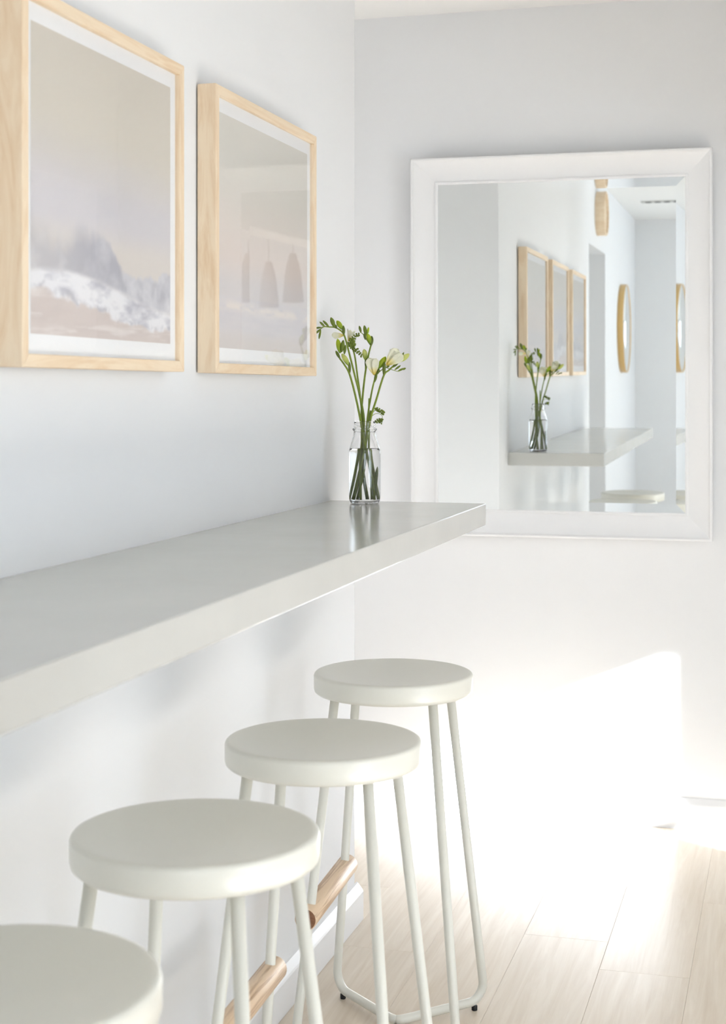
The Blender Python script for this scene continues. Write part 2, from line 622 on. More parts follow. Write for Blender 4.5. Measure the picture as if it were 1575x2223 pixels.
# ------------------------------------------------------------------ stools
def make_stool():
    root = empty('bar_stool')
    ST = 0.742
    prof = [(0.0001, -0.0110), (0.04, -0.0104), (0.08, -0.0082), (0.115, -0.0046), (0.140, -0.0014), (0.152, 0.0002), (0.1562, 0.0002),
            (0.1594, -0.0010), (0.1615, -0.0034), (0.1625, -0.0066), (0.1625, -0.0320), (0.1612, -0.0368), (0.1575, -0.0402), (0.152, -0.0415), (0.0001, -0.0415)]
    seat = MB().lathe([(r, z) for r, z in reversed(prof)], 96).build('seat', M['stool'], root, loc=(0, 0, ST))
    top, ft, ftz = 0.099, 0.163, 0.0185
    fty = 0.178
    rr = 0.0093
    legs = {}
    for sy in (1, -1):
        cx = Vector((0, sy * 0.021, ftz))
        for sx in (-1, 1):
            A = Vector((sx * top, sy * top, ST - 0.041))
            B = Vector((sx * ft, sy * fty, ftz))
            path = fillet([A, B, cx + Vector((sx * 0.0, 0, 0))], [0, 0.036, 0], 10)
            # soften the bend in the middle of the V
            end = path[-1]
            prev = path[-2]
            dirv = (end - prev).normalized()
            q = end - dirv * 0.03
            mid = Vector((0, end.y + sy * 0.008, ftz))
            path = path[:-1] + [q, q.lerp(mid, 0.5) + Vector((0, -sy * 0.0022, 0)), mid + Vector((-sx * 0.0001, -sy * 0.0005, 0)), mid]
            leg = MB().tube(path, rr, 16).build('leg', M['stool'], root)
            legs[(sx, sy)] = leg
            pb = B.lerp(cx, 0.12)
            MB().lathe([(0.0001, 0.010), (0.0062, 0.010), (0.0062, 0.001), (0.0055, 0), (0.0001, 0)], 14).build(
                'foot_pad', M['rubber'], leg, loc=(pb.x, pb.y, 0))
    # round wooden footrest drilled through by the two wall-side legs
    fz = 0.285
    t = (ST - 0.041 - fz) / (ST - 0.041 - ftz)
    fx = -(top + (ft - top) * t)
    yl = top + (fty - top) * t
    half = yl + 0.034
    rb = 0.0222
    pr = [(0.0001, -half), (rb - 0.002, -half), (rb - 0.0006, -half + 0.0006), (rb, -half + 0.002), (rb, half - 0.002), (rb - 0.0006, half - 0.0006), (rb - 0.002, half), (0.0001, half)]
    mb = MB().lathe(pr, 40, axis='X')
    fm = []
    for i in range(len(pr) - 1):
        fm += [1 if i in (0, 6) else 0] * 40
    fr = mb.build('footrest', [M['ash'], M['ash_end']], root, loc=(fx, 0, fz), rot=(0, 0, R(90)), fm=fm)
    fr['label'] = 'round ash wood footrest bar'
    return root


stool_spots = [
    (-0.787, 3.050, 3.0, 'off-white round metal stool under the far end of the counter, nearest the mirror'),
    (-0.747, 2.433, 2.0, 'off-white round stool second from the mirror with wooden footrest'),
    (-0.752, 1.880, -2.0, 'off-white round stool third from the mirror, left of centre'),
    (-0.750, 1.350, 0.0, 'off-white round stool nearest the viewer, cut off by lower left corner'),
]
proto = make_stool()
for i, (x, y, a, lab) in enumerate(stool_spots):
    o = proto if i == 0 else copy_tree(proto)
    o.location = (x, y, 0)
    o.rotation_euler = (0, 0, R(a))
    tag(o, lab, 'stool', 'bar stools along the counter')


# ------------------------------------------------------------------ framed prints
def vnoise(sx, sy, seed):
    rng = np.random.RandomState(seed)
    g = rng.rand(64, 64)

    def f(x, y):
        x, y = x * sx, y * sy
        xi, yi = np.floor(x).astype(int), np.floor(y).astype(int)
        fx, fy = x - xi, y - yi
        fx, fy = fx * fx * (3 - 2 * fx), fy * fy * (3 - 2 * fy)
        a, b = g[xi % 64, yi % 64], g[(xi + 1) % 64, yi % 64]
        c, d = g[xi % 64, (yi + 1) % 64], g[(xi + 1) % 64, (yi + 1) % 64]
        return (a * (1 - fx) + b * fx) * (1 - fy) + (c * (1 - fx) + d * fx) * fy
    return f


def fbm(x, y, sx, sy, seed, octv=5):
    out, amp, tot = 0, 1.0, 0
    for k in range(octv):
        out = out + amp * vnoise(sx * 2 ** k, sy * 2 ** k, seed + k)(x, y)
        tot += amp
        amp *= 0.55
    return out / tot


def sstep(a, b, x):
    t = np.clip((x - a) / (b - a), 0, 1)
    return t * t * (3 - 2 * t)


def print_colors(kind, n):
    s, t = np.meshgrid(np.linspace(0, 1, n), np.linspace(0, 1, n), indexing='xy')
    c = lambda *v: np.array(s2l(v))[None, None, :]
    mix = lambda a, b, k: a * (1 - k[..., None]) + b * k[..., None]
    seed = {'wave': 3, 'calm': 11, 'swell': 29}[kind]
    cloud = fbm(s, t, 2, 5, seed + 40)
    if kind in ('wave', 'swell'):
        img = mix(c(203, 199, 203) + 0 * s[..., None], c(206, 199, 188), sstep(0.42, 0.75, t + 0.10 * (cloud - 0.5)))
        img = mix(img, c(214, 206, 197), sstep(0.42, 0.30, t) * 0.7)
        img = mix(img, c(190, 188, 196), np.clip(sstep(0.10, 0.0, np.abs(t - 0.44 + 0.08 * (s - 0.5)) - 0.03) * sstep(0.35, 0.65, cloud), 0, 1) * 0.8)
        # breaking wave
        n1 = fbm(s, t, 7, 7, seed)
        n2 = fbm(s, t, 16, 16, seed + 7)
        if kind == 'wave':
            crest = np.interp(s, [0, .15, .35, .48, .6, .8, 1], [.315, .335, .345, .325, .27, .225, .245])
            base = np.interp(s, [0, .2, .4, .6, .8, 1], [.205, .215, .205, .175, .13, .115])
        else:
            crest = np.interp(s, [0, .15, .3, .5, .62, .8, 1], [.20, .22, .33, .30, .36, .28, .22])
            base = np.interp(s, [0, .3, .6, 1], [.16, .17, .18, .15])
        n3 = fbm(s, t, 30, 30, seed + 13)
        c1, c2 = fbm(s, 0 * t + .3, 6, 3, seed + 2), fbm(s, 0 * t + .7, 17, 3, seed + 6)
        cr = crest + 0.12 * (c1 - 0.5) + 0.045 * (c2 - 0.5) + 0.05 * (n2 - 0.5) + 0.025 * (n3 - 0.5)
        soft = np.interp(s, [0, .35, .5, 1], [.075, .05, .014, .012])
        inside = sstep(soft, -soft, t - cr) * sstep(-0.02, 0.01, t - base)
        shade = np.clip((0.5 * n1 + 0.5 * n2 - 0.38) * 3.2, 0, 1)
        wcol = mix(c(168, 168, 178) + 0 * s[..., None], c(212, 211, 216), shade)
        dark = (np.exp(-((s - .43) / .13) ** 2) * .45 + sstep(.5, .3, s) * .15) if kind == 'wave' else 0 * s + .2
        wcol = mix(wcol, c(156, 155, 166), dark)
        img = mix(img, wcol, inside * np.interp(s, [0, .2, .4, 1], [.55, .7, .9, .92]))
        # foam, wet sand
        low = sstep(0.012, -0.012, t - base + 0.02 * (n1 - .5))
        foam_lo = base - np.interp(s, [0, .3, .6, 1], [.05, .10, .11, .06]) + 0.06 * (fbm(s, t, 12, 20, seed + 3) - .5)
        f2 = fbm(s, t, 9, 26, seed + 5)
        fcol = mix(c(226, 225, 228) + 0 * s[..., None], c(182, 181, 190), np.clip((f2 - .46) * 3.4, 0, 1))
        img = mix(img, fcol, low)
        sand = mix(c(212, 201, 196) + 0 * s[..., None], c(190, 178, 174), fbm(s, t, 3, 18, seed + 9))
        sand = mix(sand, c(226, 220, 217), sstep(.55, .75, fbm(s, t, 4, 30, seed + 15)) * .6)
        img = mix(img, sand, sstep(0.01, -0.01, t - foam_lo))
        edge = np.exp(-((t - foam_lo - 0.008) / 0.010) ** 2) * sstep(.35, .65, fbm(s, t, 25, 25, seed + 21)) * .55
        img = mix(img, c(150, 148, 158), edge)
    else:
        img = mix(c(216, 203, 196) + 0 * s[..., None], c(211, 207, 199), sstep(0.35, 0.85, t + .06 * (cloud - .5)))
        img = mix(img, c(204, 200, 202), sstep(0.42, 0.26, t) * .8)
        hor = 0.225
        sea = mix(c(196, 192, 198) + 0 * s[..., None], c(212, 206, 206), fbm(s, t, 4, 40, seed))
        img = mix(img, sea, sstep(0.006, -0.006, t - hor))
        band = np.exp(-((t - 0.18 - .02 * (fbm(s, t, 4, 4, 77) - .5)) / 0.022) ** 2) * sstep(.35, .6, fbm(s, t, 9, 30, seed + 4))
        img = mix(img, c(226, 216, 208), band * .8)
        img = mix(img, c(205, 196, 190), sstep(.10, .03, t + .03 * (fbm(s, t, 6, 6, 5) - .5)) * .7)
    return np.clip(img * 1.12, 0, 0.95)


def picture(y0, y1, z0, z1, kind, label, n):
    """frame on the left wall, local: x along the wall (+Y), y out of the wall (+X), z up"""
    W, Hh = y1 - y0, z1 - z0
    root = empty('framed_print', (LW + 0.0035, y0, z0))
    dep, face = 0.0360, 0.0185
    # rails are built along local X: cross-section (a = inwards from the outer edge, d = out of the wall)
    def rail(L):
        v = []
        for a, d in ((0, 0), (face, 0), (face, dep), (0, dep)):
            v.append((a, d))
        vs_ = [(a, d, a) for a, d in v] + [(L - a, d, a) for a, d in v]
        f = [(0, 1, 5, 4), (1, 2, 6, 5), (2, 3, 7, 6), (3, 0, 4, 7), (3, 2, 1, 0), (4, 5, 6, 7)]
        return MB().add(vs_, f)
    # local frame -> world: x->Y, y->X, z->Z  (mirrored winding is fine, recalculated below)
    base = Matrix(((0, 1, 0, 0), (1, 0, 0, 0), (0, 0, 1, 0), (0, 0, 0, 1)))
    def place(L, ang, ox, oz):
        rot = Matrix.Translation((ox, 0, oz)) @ Matrix.Rotation(ang, 4, 'Y')
        return base @ rot
    for L, ang, ox, oz, nm in ((W, 0, 0, 0, 'bottom_rail'), (W, math.pi, W, Hh, 'top_rail'),
                               (Hh, -math.pi / 2, W, 0, 'side_rail'), (Hh, math.pi / 2, 0, Hh, 'side_rail')):
        o = rail(L).build(nm, M['maple'], root, matrix=place(L, ang, ox, oz))
        bevel(o, 0.0012, 2)
    def flat(nm, x, ya, yb, za, zb, t, m):
        return MB().box((x, ya, za), (x + t, yb, zb)).build(nm, m, root)
    flat('backing_board', 0.001, 0.004, W - 0.004, 0.004, Hh - 0.004, 0.004, M['dark'])
    mt = flat('mat_board', 0.0235, face - 0.004, W - face + 0.004, face - 0.004, Hh - face + 0.004, 0.003, M['mat'])
    # the print, coloured point by point
    bo = 0.026
    a0, a1, b0, b1 = face + bo * 0.85, W - face - bo * 0.85, face + bo * 1.1, Hh - face - bo
    img = print_colors(kind, n)
    yy = np.linspace(a0, a1, n)
    zz = np.linspace(b0, b1, n)
    Y, Z = np.meshgrid(yy, zz, indexing='xy')
    co = np.stack([np.full_like(Y, 0.0269), Y, Z], -1).reshape(-1, 3)
    idx = np.arange(n * n).reshape(n, n)
    q = np.stack([idx[:-1, :-1], idx[:-1, 1:], idx[1:, 1:], idx[1:, :-1]], -1).reshape(-1, 4)
    me = bpy.data.meshes.new('print')
    me.from_pydata(co.tolist(), [], q.tolist())
    at = me.color_attributes.new('ink', 'FLOAT_COLOR', 'POINT')
    at.data.foreach_set('color', np.concatenate([img.reshape(-1, 3), np.ones((n * n, 1))], 1).astype(np.float32).ravel())
    me.materials.append(M['print'])
    link('print', me, root)
    flat('glass', 0.0300, face - 0.003, W - face + 0.003, face - 0.003, Hh - face + 0.003, 0.0015, M['glass'])
    # wall spacer pegs and a dark hanger
    for yk in (0.06, W - 0.08):
        flat('hanger', -0.0035, yk, yk + 0.02, Hh * 0.7, Hh * 0.7 + 0.02, 0.012, M['dark'])
    tag(root, label, 'picture', 'maple framed seascape prints above the counter')
    return root


FZ0, FZ1 = 1.349, 1.876
picture(2.6225, 3.2372, FZ0, FZ1, 'calm', 'maple framed seascape with pale sky, next to the flowers', 200)
picture(1.8935, 2.4723, FZ0, FZ1, 'wave', 'maple framed print of a breaking grey wave, cut off by left edge', 240)
picture(1.165, 1.744, FZ0, FZ1, 'swell', 'third maple framed seascape, seen only in the mirror beside the doorway', 160)

# ------------------------------------------------------------------ the big mirror
MX0, MX1, MZ0, MZ1 = -1.147, -0.2309, 0.8696, 2.038
mc = Vector(((MX0 + MX1) / 2, YF - 0.0324, (MZ0 + MZ1) / 2))
mroot = empty('wall_mirror', (mc.x, mc.y, MZ0))
# plane of the glass: normal (yaw, -1, -tilt); top leans slightly into the room
mroot.rotation_euler = (R(0.43), 0, R(0.42))
tag(mroot, 'large rectangular mirror with wide white frame, hung on the far wall', 'mirror')
MWd, MHt = MX1 - MX0, MZ1 - MZ0
fw = 0.080
# section: a inwards, d towards the viewer (-y), relative to the glass plane
sect = [(0.0, -0.022), (0.0, 0.030), (0.0012, 0.0325), (0.0040, 0.0332), (0.0068, 0.0320), (0.0076, 0.0285)]
for k in range(1, 11):
    u = k / 10
    sect.append((0.0076 + u * 0.0634, 0.0285 - 0.0255 * (1 - (1 - u) ** 2.4)))
sect += [(0.0712, 0.0062), (0.0735, 0.0074), (0.077, 0.0070), (0.0795, 0.0052), (0.080, 0.0), (0.080, -0.004), (0.03, -0.022)]


def mirror_rail(L):
    n = len(sect)
    v = [(a, -d, a) for a, d in sect] + [(L - a, -d, a) for a, d in sect]
    f = [(i, (i + 1) % n, n + (i + 1) % n, n + i) for i in range(n)]
    f += [tuple(reversed(range(n))), tuple(range(n, 2 * n))]
    mb = MB().add(v, f, True)
    mb.sm[-1] = mb.sm[-2] = False
    return mb


for L, ang, ox, oz, nm in ((MWd, 0, -MWd / 2, 0, 'bottom_rail'), (MWd, math.pi, MWd / 2, MHt, 'top_rail'),
                           (MHt, -math.pi / 2, MWd / 2, 0, 'side_rail'), (MHt, math.pi / 2, -MWd / 2, MHt, 'side_rail')):
    o = mirror_rail(L).build(nm, M['mirror_frame'], mroot, matrix=Matrix.Translation((ox, 0, oz)) @ Matrix.Rotation(ang, 4, 'Y'))
    o.data.set_sharp_from_angle(angle=R(38))
gx, gz0, gz1 = MWd / 2 - fw + 0.002, fw - 0.002, MHt - fw + 0.002
bw, bd = 0.029, 0.0009
v = [(-gx + bw, 0, gz0 + bw), (gx - bw, 0, gz0 + bw), (gx - bw, 0, gz1 - bw), (-gx + bw, 0, gz1 - bw)]
vb = [(x, 0.004, z) for x, _, z in v]
MB().add(v + vb, [(0, 1, 2, 3), (7, 6, 5, 4), (0, 4, 5, 1), (1, 5, 6, 2), (2, 6, 7, 3), (3, 7, 4, 0)]).build('mirror_glass', M['mirror'], mroot)
ou = [(-gx, -bd, gz0), (gx, -bd, gz0), (gx, -bd, gz1), (-gx, -bd, gz1)]
for k in range(4):
    k2 = (k + 1) % 4
    q = [ou[k], ou[k2], v[k2], v[k]]
    qb = [(x, 0.004, z) for x, _, z in q]
    MB().add(q + qb, [(0, 1, 2, 3), (7, 6, 5, 4), (0, 4, 5, 1), (1, 5, 6, 2), (2, 6, 7, 3), (3, 7, 4, 0)]).build('glass_bevel', M['mirror'], mroot)

# ------------------------------------------------------------------ bottle with freesias
VX, VY = -0.943, 3.392
bot = empty('glass_bottle', (VX, VY, CZ))
tag(bot, 'clear glass milk bottle holding freesias at the counter end', 'bottle')
outer = [(0.0001, 0.0030), (0.022, 0.0022), (0.0265, 0.0004), (0.0305, 0.0012), (0.0335, 0.0045), (0.0352, 0.010), (0.0362, 0.018), (0.0364, 0.06), (0.0364, 0.112), (0.0360, 0.120),
         (0.0345, 0.1275), (0.0318, 0.137), (0.0287, 0.147), (0.0262, 0.156), (0.0252, 0.163), (0.0254, 0.1665), (0.0276, 0.1682), (0.0284, 0.1700), (0.0276, 0.1718),
         (0.0246, 0.1730), (0.0240, 0.1745), (0.0248, 0.1765), (0.0240, 0.1785), (0.0238, 0.1800), (0.0247, 0.1820), (0.0240, 0.1840), (0.0242, 0.1872), (0.0236, 0.1886)]
inner = [(0.0218, 0.1888), (0.0212, 0.1872), (0.0212, 0.170), (0.0220, 0.162), (0.0238, 0.1545), (0.0264, 0.1455), (0.0296, 0.1355), (0.0324, 0.1262), (0.0338, 0.1195),
         (0.0342, 0.112), (0.0342, 0.060), (0.0340, 0.020), (0.0330, 0.0125), (0.0305, 0.0085), (0.024, 0.0070), (0.0001, 0.0075)]
MB().lathe(outer + inner, 64).build('bottle_body', M['bottle'], bot)
WL = 0.1265
wat = [(0.0001, 0.0072), (0.024, 0.0067), (0.0307, 0.0082), (0.0332, 0.0123), (0.0342, 0.020), (0.0344, 0.060), (0.0344, 0.112), (0.0340, 0.1195), (0.0326, 0.1265),
       (0.0315, WL - 0.0009), (0.029, WL - 0.0014), (0.0001, WL - 0.0015)]
MB().lathe(wat, 64).build('water', M['water'], bot)

RIGHT = Vector((math.cos(R(YAW)), math.sin(R(YAW)), 0))
BACK = Vector((-math.sin(R(YAW)), math.cos(R(YAW)), 0))
VS = 947.0


def P(zx, zy, dep=0.0):
    """point read off the close-up of the flowers, in metres from the bottle's foot; dep = away from the viewer"""
    px, py = 660 + zx / 4.94, 670 + zy / 4.94
    return RIGHT * ((px - 791) / VS) + BACK * dep + Vector((0, 0, (1094.5 - py) / VS))


def smooth_path(pts, n=6):
    pts = [Vector(p) for p in pts]
    out = []
    ex = [pts[0] * 2 - pts[1]] + pts + [pts[-1] * 2 - pts[-2]]
    for i in range(1, len(ex) - 2):
        p0, p1, p2, p3 = ex[i - 1:i + 3]
        for k in range(n):
            t = k / n
            out.append(0.5 * ((2 * p1) + (p2 - p0) * t + (2 * p0 - 5 * p1 + 4 * p2 - p3) * t * t + (3 * p1 - p0 - 3 * p2 + p3) * t ** 3))
    out.append(pts[-1])
    return out


def lerp_r(path, r0, r1):
    n = len(path)
    return [r0 + (r1 - r0) * i / (n - 1) for i in range(n)]


def bud(name, a, b, wid, mat, parent, point=0.35, flat=0.85):
    """closed pointed bud from base a to tip b, a little wider past the middle, with a seam"""
    a, b = Vector(a), Vector(b)
    ax = b - a
    L = ax.length
    ax.normalize()
    side = ax.cross(BACK)
    if side.length < 1e-4:
        side = ax.cross(RIGHT)
    side.normalize()
    dp = ax.cross(side)
    prof = [(0.0, 0.28), (0.08, 0.48), (0.2, 0.72), (0.35, 0.92), (0.5, 1.0), (0.65, 0.97), (0.8, 0.78), (0.92, 0.48), (1.0, 0.08)]
    seg = 12
    vs_, fs_, tn = [], [], []
    for t, r in prof:
        for k in range(seg):
            an = 2 * math.pi * k / seg
            rr = r * wid / 2 * (1 - 0.10 * max(0, math.cos(3 * an)) ** 4)
            vs_.append(a + ax * (L * t) + side * (rr * math.cos(an)) + dp * (rr * flat * math.sin(an)))
            tn.append(min(0.999, t * 1.6))
    n = len(prof)
    for i in range(n - 1):
        for k in range(seg):
            k2 = (k + 1) % seg
            fs_.append((i * seg + k, i * seg + k2, (i + 1) * seg + k2, (i + 1) * seg + k))
    fs_ += [tuple(reversed(range(seg))), tuple((n - 1) * seg + k for k in range(seg))]
    return MB().add(vs_, fs_, True, tn).build(name, mat, parent)


def petal(name, a, tip, wid, cup, normal, mat, parent, base_w=0.18, nu=11, nv=7, ruffle=0.0):
    """a curved petal blade from a to tip, cupped about its length; has real thickness"""
    a, tip = Vector(a), Vector(tip)
    ax = tip - a
    L = ax.length
    ax.normalize()
    nr = Vector(normal)
    nr = (nr - ax * nr.dot(ax)).normalized()
    sd = ax.cross(nr)
    vs_, fs_, tn = [], [], []
    for layer in (0.00025, -0.00025):
        for i in range(nu):
            t = i / (nu - 1)
            w = wid / 2 * (base_w + (1 - base_w) * math.sin(min(1, t * 1.12) * math.pi * 0.62) ** 1.1)
            if t > 0.78:
                w *= math.sqrt(max(0.02, 1 - ((t - 0.78) / 0.22) ** 2 * 0.96))
            bend = cup * L * (t * t * 0.6 - 0.25 * t)
            for j in range(nv):
                s = -1 + 2 * j / (nv - 1)
                lift = cup * wid * 0.9 * s * s * (0.4 + 0.6 * math.sin(math.pi * min(1, t + .15)))
                rf = ruffle * wid * math.sin(9 * s + 7 * t) * t * t
                vs_.append(a + ax * (L * t) + sd * (w * s) + nr * (lift - bend + rf + layer))
                tn.append(min(0.999, max(0, (t - 0.05) * 2.2)))
    m = nu * nv
    for i in range(nu - 1):
        for j in range(nv - 1):
            q = (i * nv + j, i * nv + j + 1, (i + 1) * nv + j + 1, (i + 1) * nv + j)
            fs_.append(q)
            fs_.append(tuple(m + x for x in reversed(q)))
    ring = [j for j in range(nv)] + [i * nv + nv - 1 for i in range(1, nu)] + [(nu - 1) * nv + j for j in range(nv - 2, -1, -1)] + [i * nv for i in range(nu - 2, 0, -1)]
    for k in range(len(ring)):
        p, q = ring[k], ring[(k + 1) % len(ring)]
        fs_.append((q, p, m + p, m + q))
    return MB().add(vs_, fs_, True, tn).build(name, mat, parent)


def blossom(a, tip, spread, parent, n=6, seed=0):
    """funnel of overlapping cream petals from base a opening towards tip"""
    rnd = random.Random(seed)
    a, tip = Vector(a), Vector(tip)
    ax = tip - a
    L = ax.length
    ax.normalize()
    u = ax.cross(BACK).normalized()
    w = ax.cross(u)
    for k in range(n):
        an = 2 * math.pi * (k + 0.15 * rnd.random()) / n
        outw = u * math.cos(an) + w * math.sin(an)
        rad = spread * (0.38 if k % 2 else 0.5)
        tp = a + ax * (L * (0.92 + 0.12 * rnd.random())) + outw * rad
        petal('petal', a + outw * 0.0010, tp, spread * 0.62, 0.16, -outw, M['petal'], parent, ruffle=0.03)


def flower(label, pts_in, pts, r0=0.0021, r1=0.0015):
    root = empty('freesia_stem', (VX, VY, CZ))
    path = smooth_path(list(pts_in) + list(pts))
    MB().tube(path, lerp_r(path, r0 * 1.35, r1 * 1.35), 10).build('stem', M['stem'], root)
    tag(root, label, 'flower', 'freesia stems in the bottle')
    return root


def branch(parent, pts, r0=0.0013, r1=0.0008, mat='stem', name='side_stem'):
    path = smooth_path(pts)
    return MB().tube(path, lerp_r(path, r0, r1), 8).build(name, M[mat], parent)


def foot(x, y):
    return Vector((x, y, 0.0105))


def W(x, y, z):
    return RIGHT * x + BACK * y + Vector((0, 0, z))


# 1: low left stem with three buds
f1 = flower('freesia stem leaning left with an upright lime bud and a drooping bud', [W(0.020, -0.014, 0.0105), W(0.010, -0.010, 0.08)],
            [P(605, 1215, -0.010), P(545, 930, -0.012), P(485, 710, -0.014), P(430, 610, -0.015), P(378, 540, -0.015)])
bud('bud', P(385, 490, -0.015), P(358, 335, -0.014), 0.0128, M['bud'], f1)
bud('bud', P(400, 480, -0.018), P(420, 348, -0.020), 0.0100, M['bud_dark'], f1)
bud('bud', P(484, 625, -0.014), P(402, 492, -0.008), 0.0125, M['bud_pale'], f1)
bud('sheath', P(384, 548, -0.015), P(338, 462, -0.015), 0.0075, M['sheath'], f1)
bud('sheath', P(490, 700, -0.014), P(482, 580, -0.014), 0.0068, M['sheath'], f1)
bud('bud', P(430, 500, -0.016), P(442, 400, -0.018), 0.0075, M['bud_dark'], f1)

# 2: tall arching stem with a comb of buds and cream blossoms
f2 = flower('tallest freesia stem arching left with a comb of green buds', [W(-0.018, 0.010, 0.0105), W(-0.004, 0.004, 0.09)],
            [P(640, 1215, 0.0), P(592, 930, 0.0), P(545, 740, 0.0), P(470, 440, 0.002), P(428, 295, 0.004), P(390, 245, 0.004), P(330, 212, 0.002),
             P(265, 207, -0.002), P(215, 205, -0.006), P(180, 225, -0.010)], 0.0022, 0.0009)
for (ax_, ay, bx_, by, wd, mt, dz) in ((185, 214, 123, 222, 0.0050, 'bud_dark', -0.010), (180, 228, 126, 283, 0.0052, 'bud_dark', -0.011),
                                       (180, 235, 160, 340, 0.0052, 'bud_dark', -0.010), (222, 205, 166, 152, 0.0056, 'bud_dark', -0.006),
                                       (265, 205, 200, 138, 0.0060, 'bud_dark', -0.003), (325, 212, 285, 104, 0.0105, 'bud_dark', 0.000),
                                       (408, 232, 348, 138, 0.0120, 'bud', 0.003)):
    bud('bud', P(ax_, ay, dz), P(bx_, by, dz - 0.002), wd, M[mt], f2)
bud('sheath', P(425, 292, 0.003), P(418, 190, 0.002), 0.0075, M['sheath'], f2)
bud('sheath', P(350, 225, 0.001), P(330, 180, 0.001), 0.0060, M['sheath'], f2)
petal('petal', P(425, 292, 0.010), P(292, 290, 0.016), 0.013, 0.12, BACK * -1, M['petal'], f2)
petal('petal', P(420, 298, 0.012), P(310, 312, 0.024), 0.010, 0.10, BACK * -1, M['petal'], f2)
blossom(P(470, 360, 0.012), P(505, 240, 0.022), 0.017, f2, 5, 2)

# 3: stem topped by a small leafy spray
f3 = flower('freesia stem topped by a tight dark green leafy spray', [W(-0.008, -0.016, 0.0105), W(-0.008, -0.004, 0.09)],
            [P(622, 1215, 0.006), P(600, 960, 0.008), P(568, 720, 0.010), P(545, 540, 0.010), P(520, 430, 0.010), P(512, 380, 0.010)], 0.0020, 0.0013)
rs = random.Random(5)


def fern(parent, pts, size, dep, m='sheath'):
    path = smooth_path(pts, 4)
    MB().tube(path, lerp_r(path, 0.0010, 0.0005), 6).build('leaf_rib', M[m], parent)
    for i in range(1, len(path), 2):
        d = (path[min(i + 1, len(path) - 1)] - path[i - 1]).normalized()
        sd = d.cross(BACK).normalized()
        for sg in (-1, 1):
            e = path[i] + (d * 0.7 + sd * sg).normalized() * size * rs.uniform(0.7, 1.15) + BACK * rs.uniform(-.003, .003)
            petal('leaflet', path[i], e, size * 0.75, 0.12, BACK * -1 + sd * sg * .4, M['bud_dark'], parent, base_w=0.25, nu=6, nv=5)


fern(f3, [P(520, 470, 0.008), P(545, 440, 0.006), P(580, 480, 0.005), P(620, 512, 0.005)], 0.0062, 0)
fern(f3, [P(515, 400, 0.008), P(530, 350, 0.006), P(548, 300, 0.006), P(590, 285, 0.006)], 0.0058, 0)
fern(f3, [P(520, 440, 0.006), P(490, 400, 0.002), P(500, 350, 0.002), P(525, 320, 0.002)], 0.0060, 0)
for (ax_, ay, bx_, by) in ((510, 420, 485, 320), (515, 415, 520, 310), (505, 425, 545, 345), (500, 430, 470, 370), (518, 430, 552, 380)):
    bud('bud', P(ax_, ay, 0.004), P(bx_, by, 0.002), 0.0062, M['bud_dark'], f3)

# 4: stem curling at the top
f4 = flower('freesia stem with a curled bud tip in front of the grey wall', [W(0.004, 0.018, 0.0105), W(-0.004, 0.010, 0.09)],
            [P(612, 1200, 0.010), P(625, 960, 0.010), P(655, 690, 0.008), P(690, 500, 0.006), P(715, 400, 0.005)], 0.0021, 0.0014)
branch(f4, [P(715, 405, 0.005), P(690, 375, 0.005), P(655, 320, 0.005), P(628, 282, 0.004), P(600, 262, 0.004)])
bud('sheath', P(715, 408, 0.005), P(722, 300, 0.005), 0.0095, M['sheath'], f4)
bud('bud', P(712, 380, 0.003), P(672, 275, 0.002), 0.0115, M['bud'], f4)
bud('bud', P(660, 300, 0.004), P(642, 188, 0.004), 0.0088, M['bud_dark'], f4)
bud('bud', P(672, 290, 0.006), P(690, 208, 0.006), 0.0060, M['bud'], f4)
bud('bud', P(608, 268, 0.004), P(588, 193, 0.004), 0.0062, M['bud_dark'], f4)
bud('bud', P(655, 345, 0.003), P(640, 275, 0.003), 0.0058, M['sheath'], f4)
branch(f4, [P(655, 680, 0.008), P(655, 600, 0.007), P(650, 545, 0.006)], 0.0014, 0.0011)
bud('bud', P(655, 560, 0.006), P(640, 442, 0.005), 0.0128, M['bud_pale'], f4)
bud('sheath', P(655, 630, 0.007), P(668, 530, 0.006), 0.0070, M['sheath'], f4)

# 5: central blossom
f5 = flower('freesia stem with an open cream blossom yellow at its throat', [W(-0.013, -0.002, 0.0105), W(0.000, -0.004, 0.09)],
            [P(675, 1210, -0.004), P(712, 960, -0.006), P(738, 830, -0.008), P(768, 715, -0.008)], 0.0019, 0.0013)
blossom(P(752, 722, -0.006), P(715, 560, 0.004), 0.024, f5, 6, 4)
petal('petal', P(750, 720, -0.010), P(690, 540, -0.014), 0.021, 0.14, BACK * -1, M['petal'], f5, ruffle=.02)
petal('petal', P(752, 718, -0.012), P(765, 545, -0.016), 0.017, 0.14, BACK * -1, M['petal'], f5, ruffle=.02)
branch(f5, [P(768, 720, -0.008), P(800, 690, -0.008), P(850, 652, -0.008), P(905, 625, -0.006)], 0.0013, 0.0009)
bud('sheath', P(752, 800, -0.008), P(775, 690, -0.008), 0.0072, M['sheath'], f5)
bud('bud', P(788, 655, -0.009), P(872, 525, -0.012), 0.0142, M['bud'], f5)
bud('sheath', P(780, 715, -0.008), P(800, 650, -0.009), 0.0070, M['sheath'], f5)

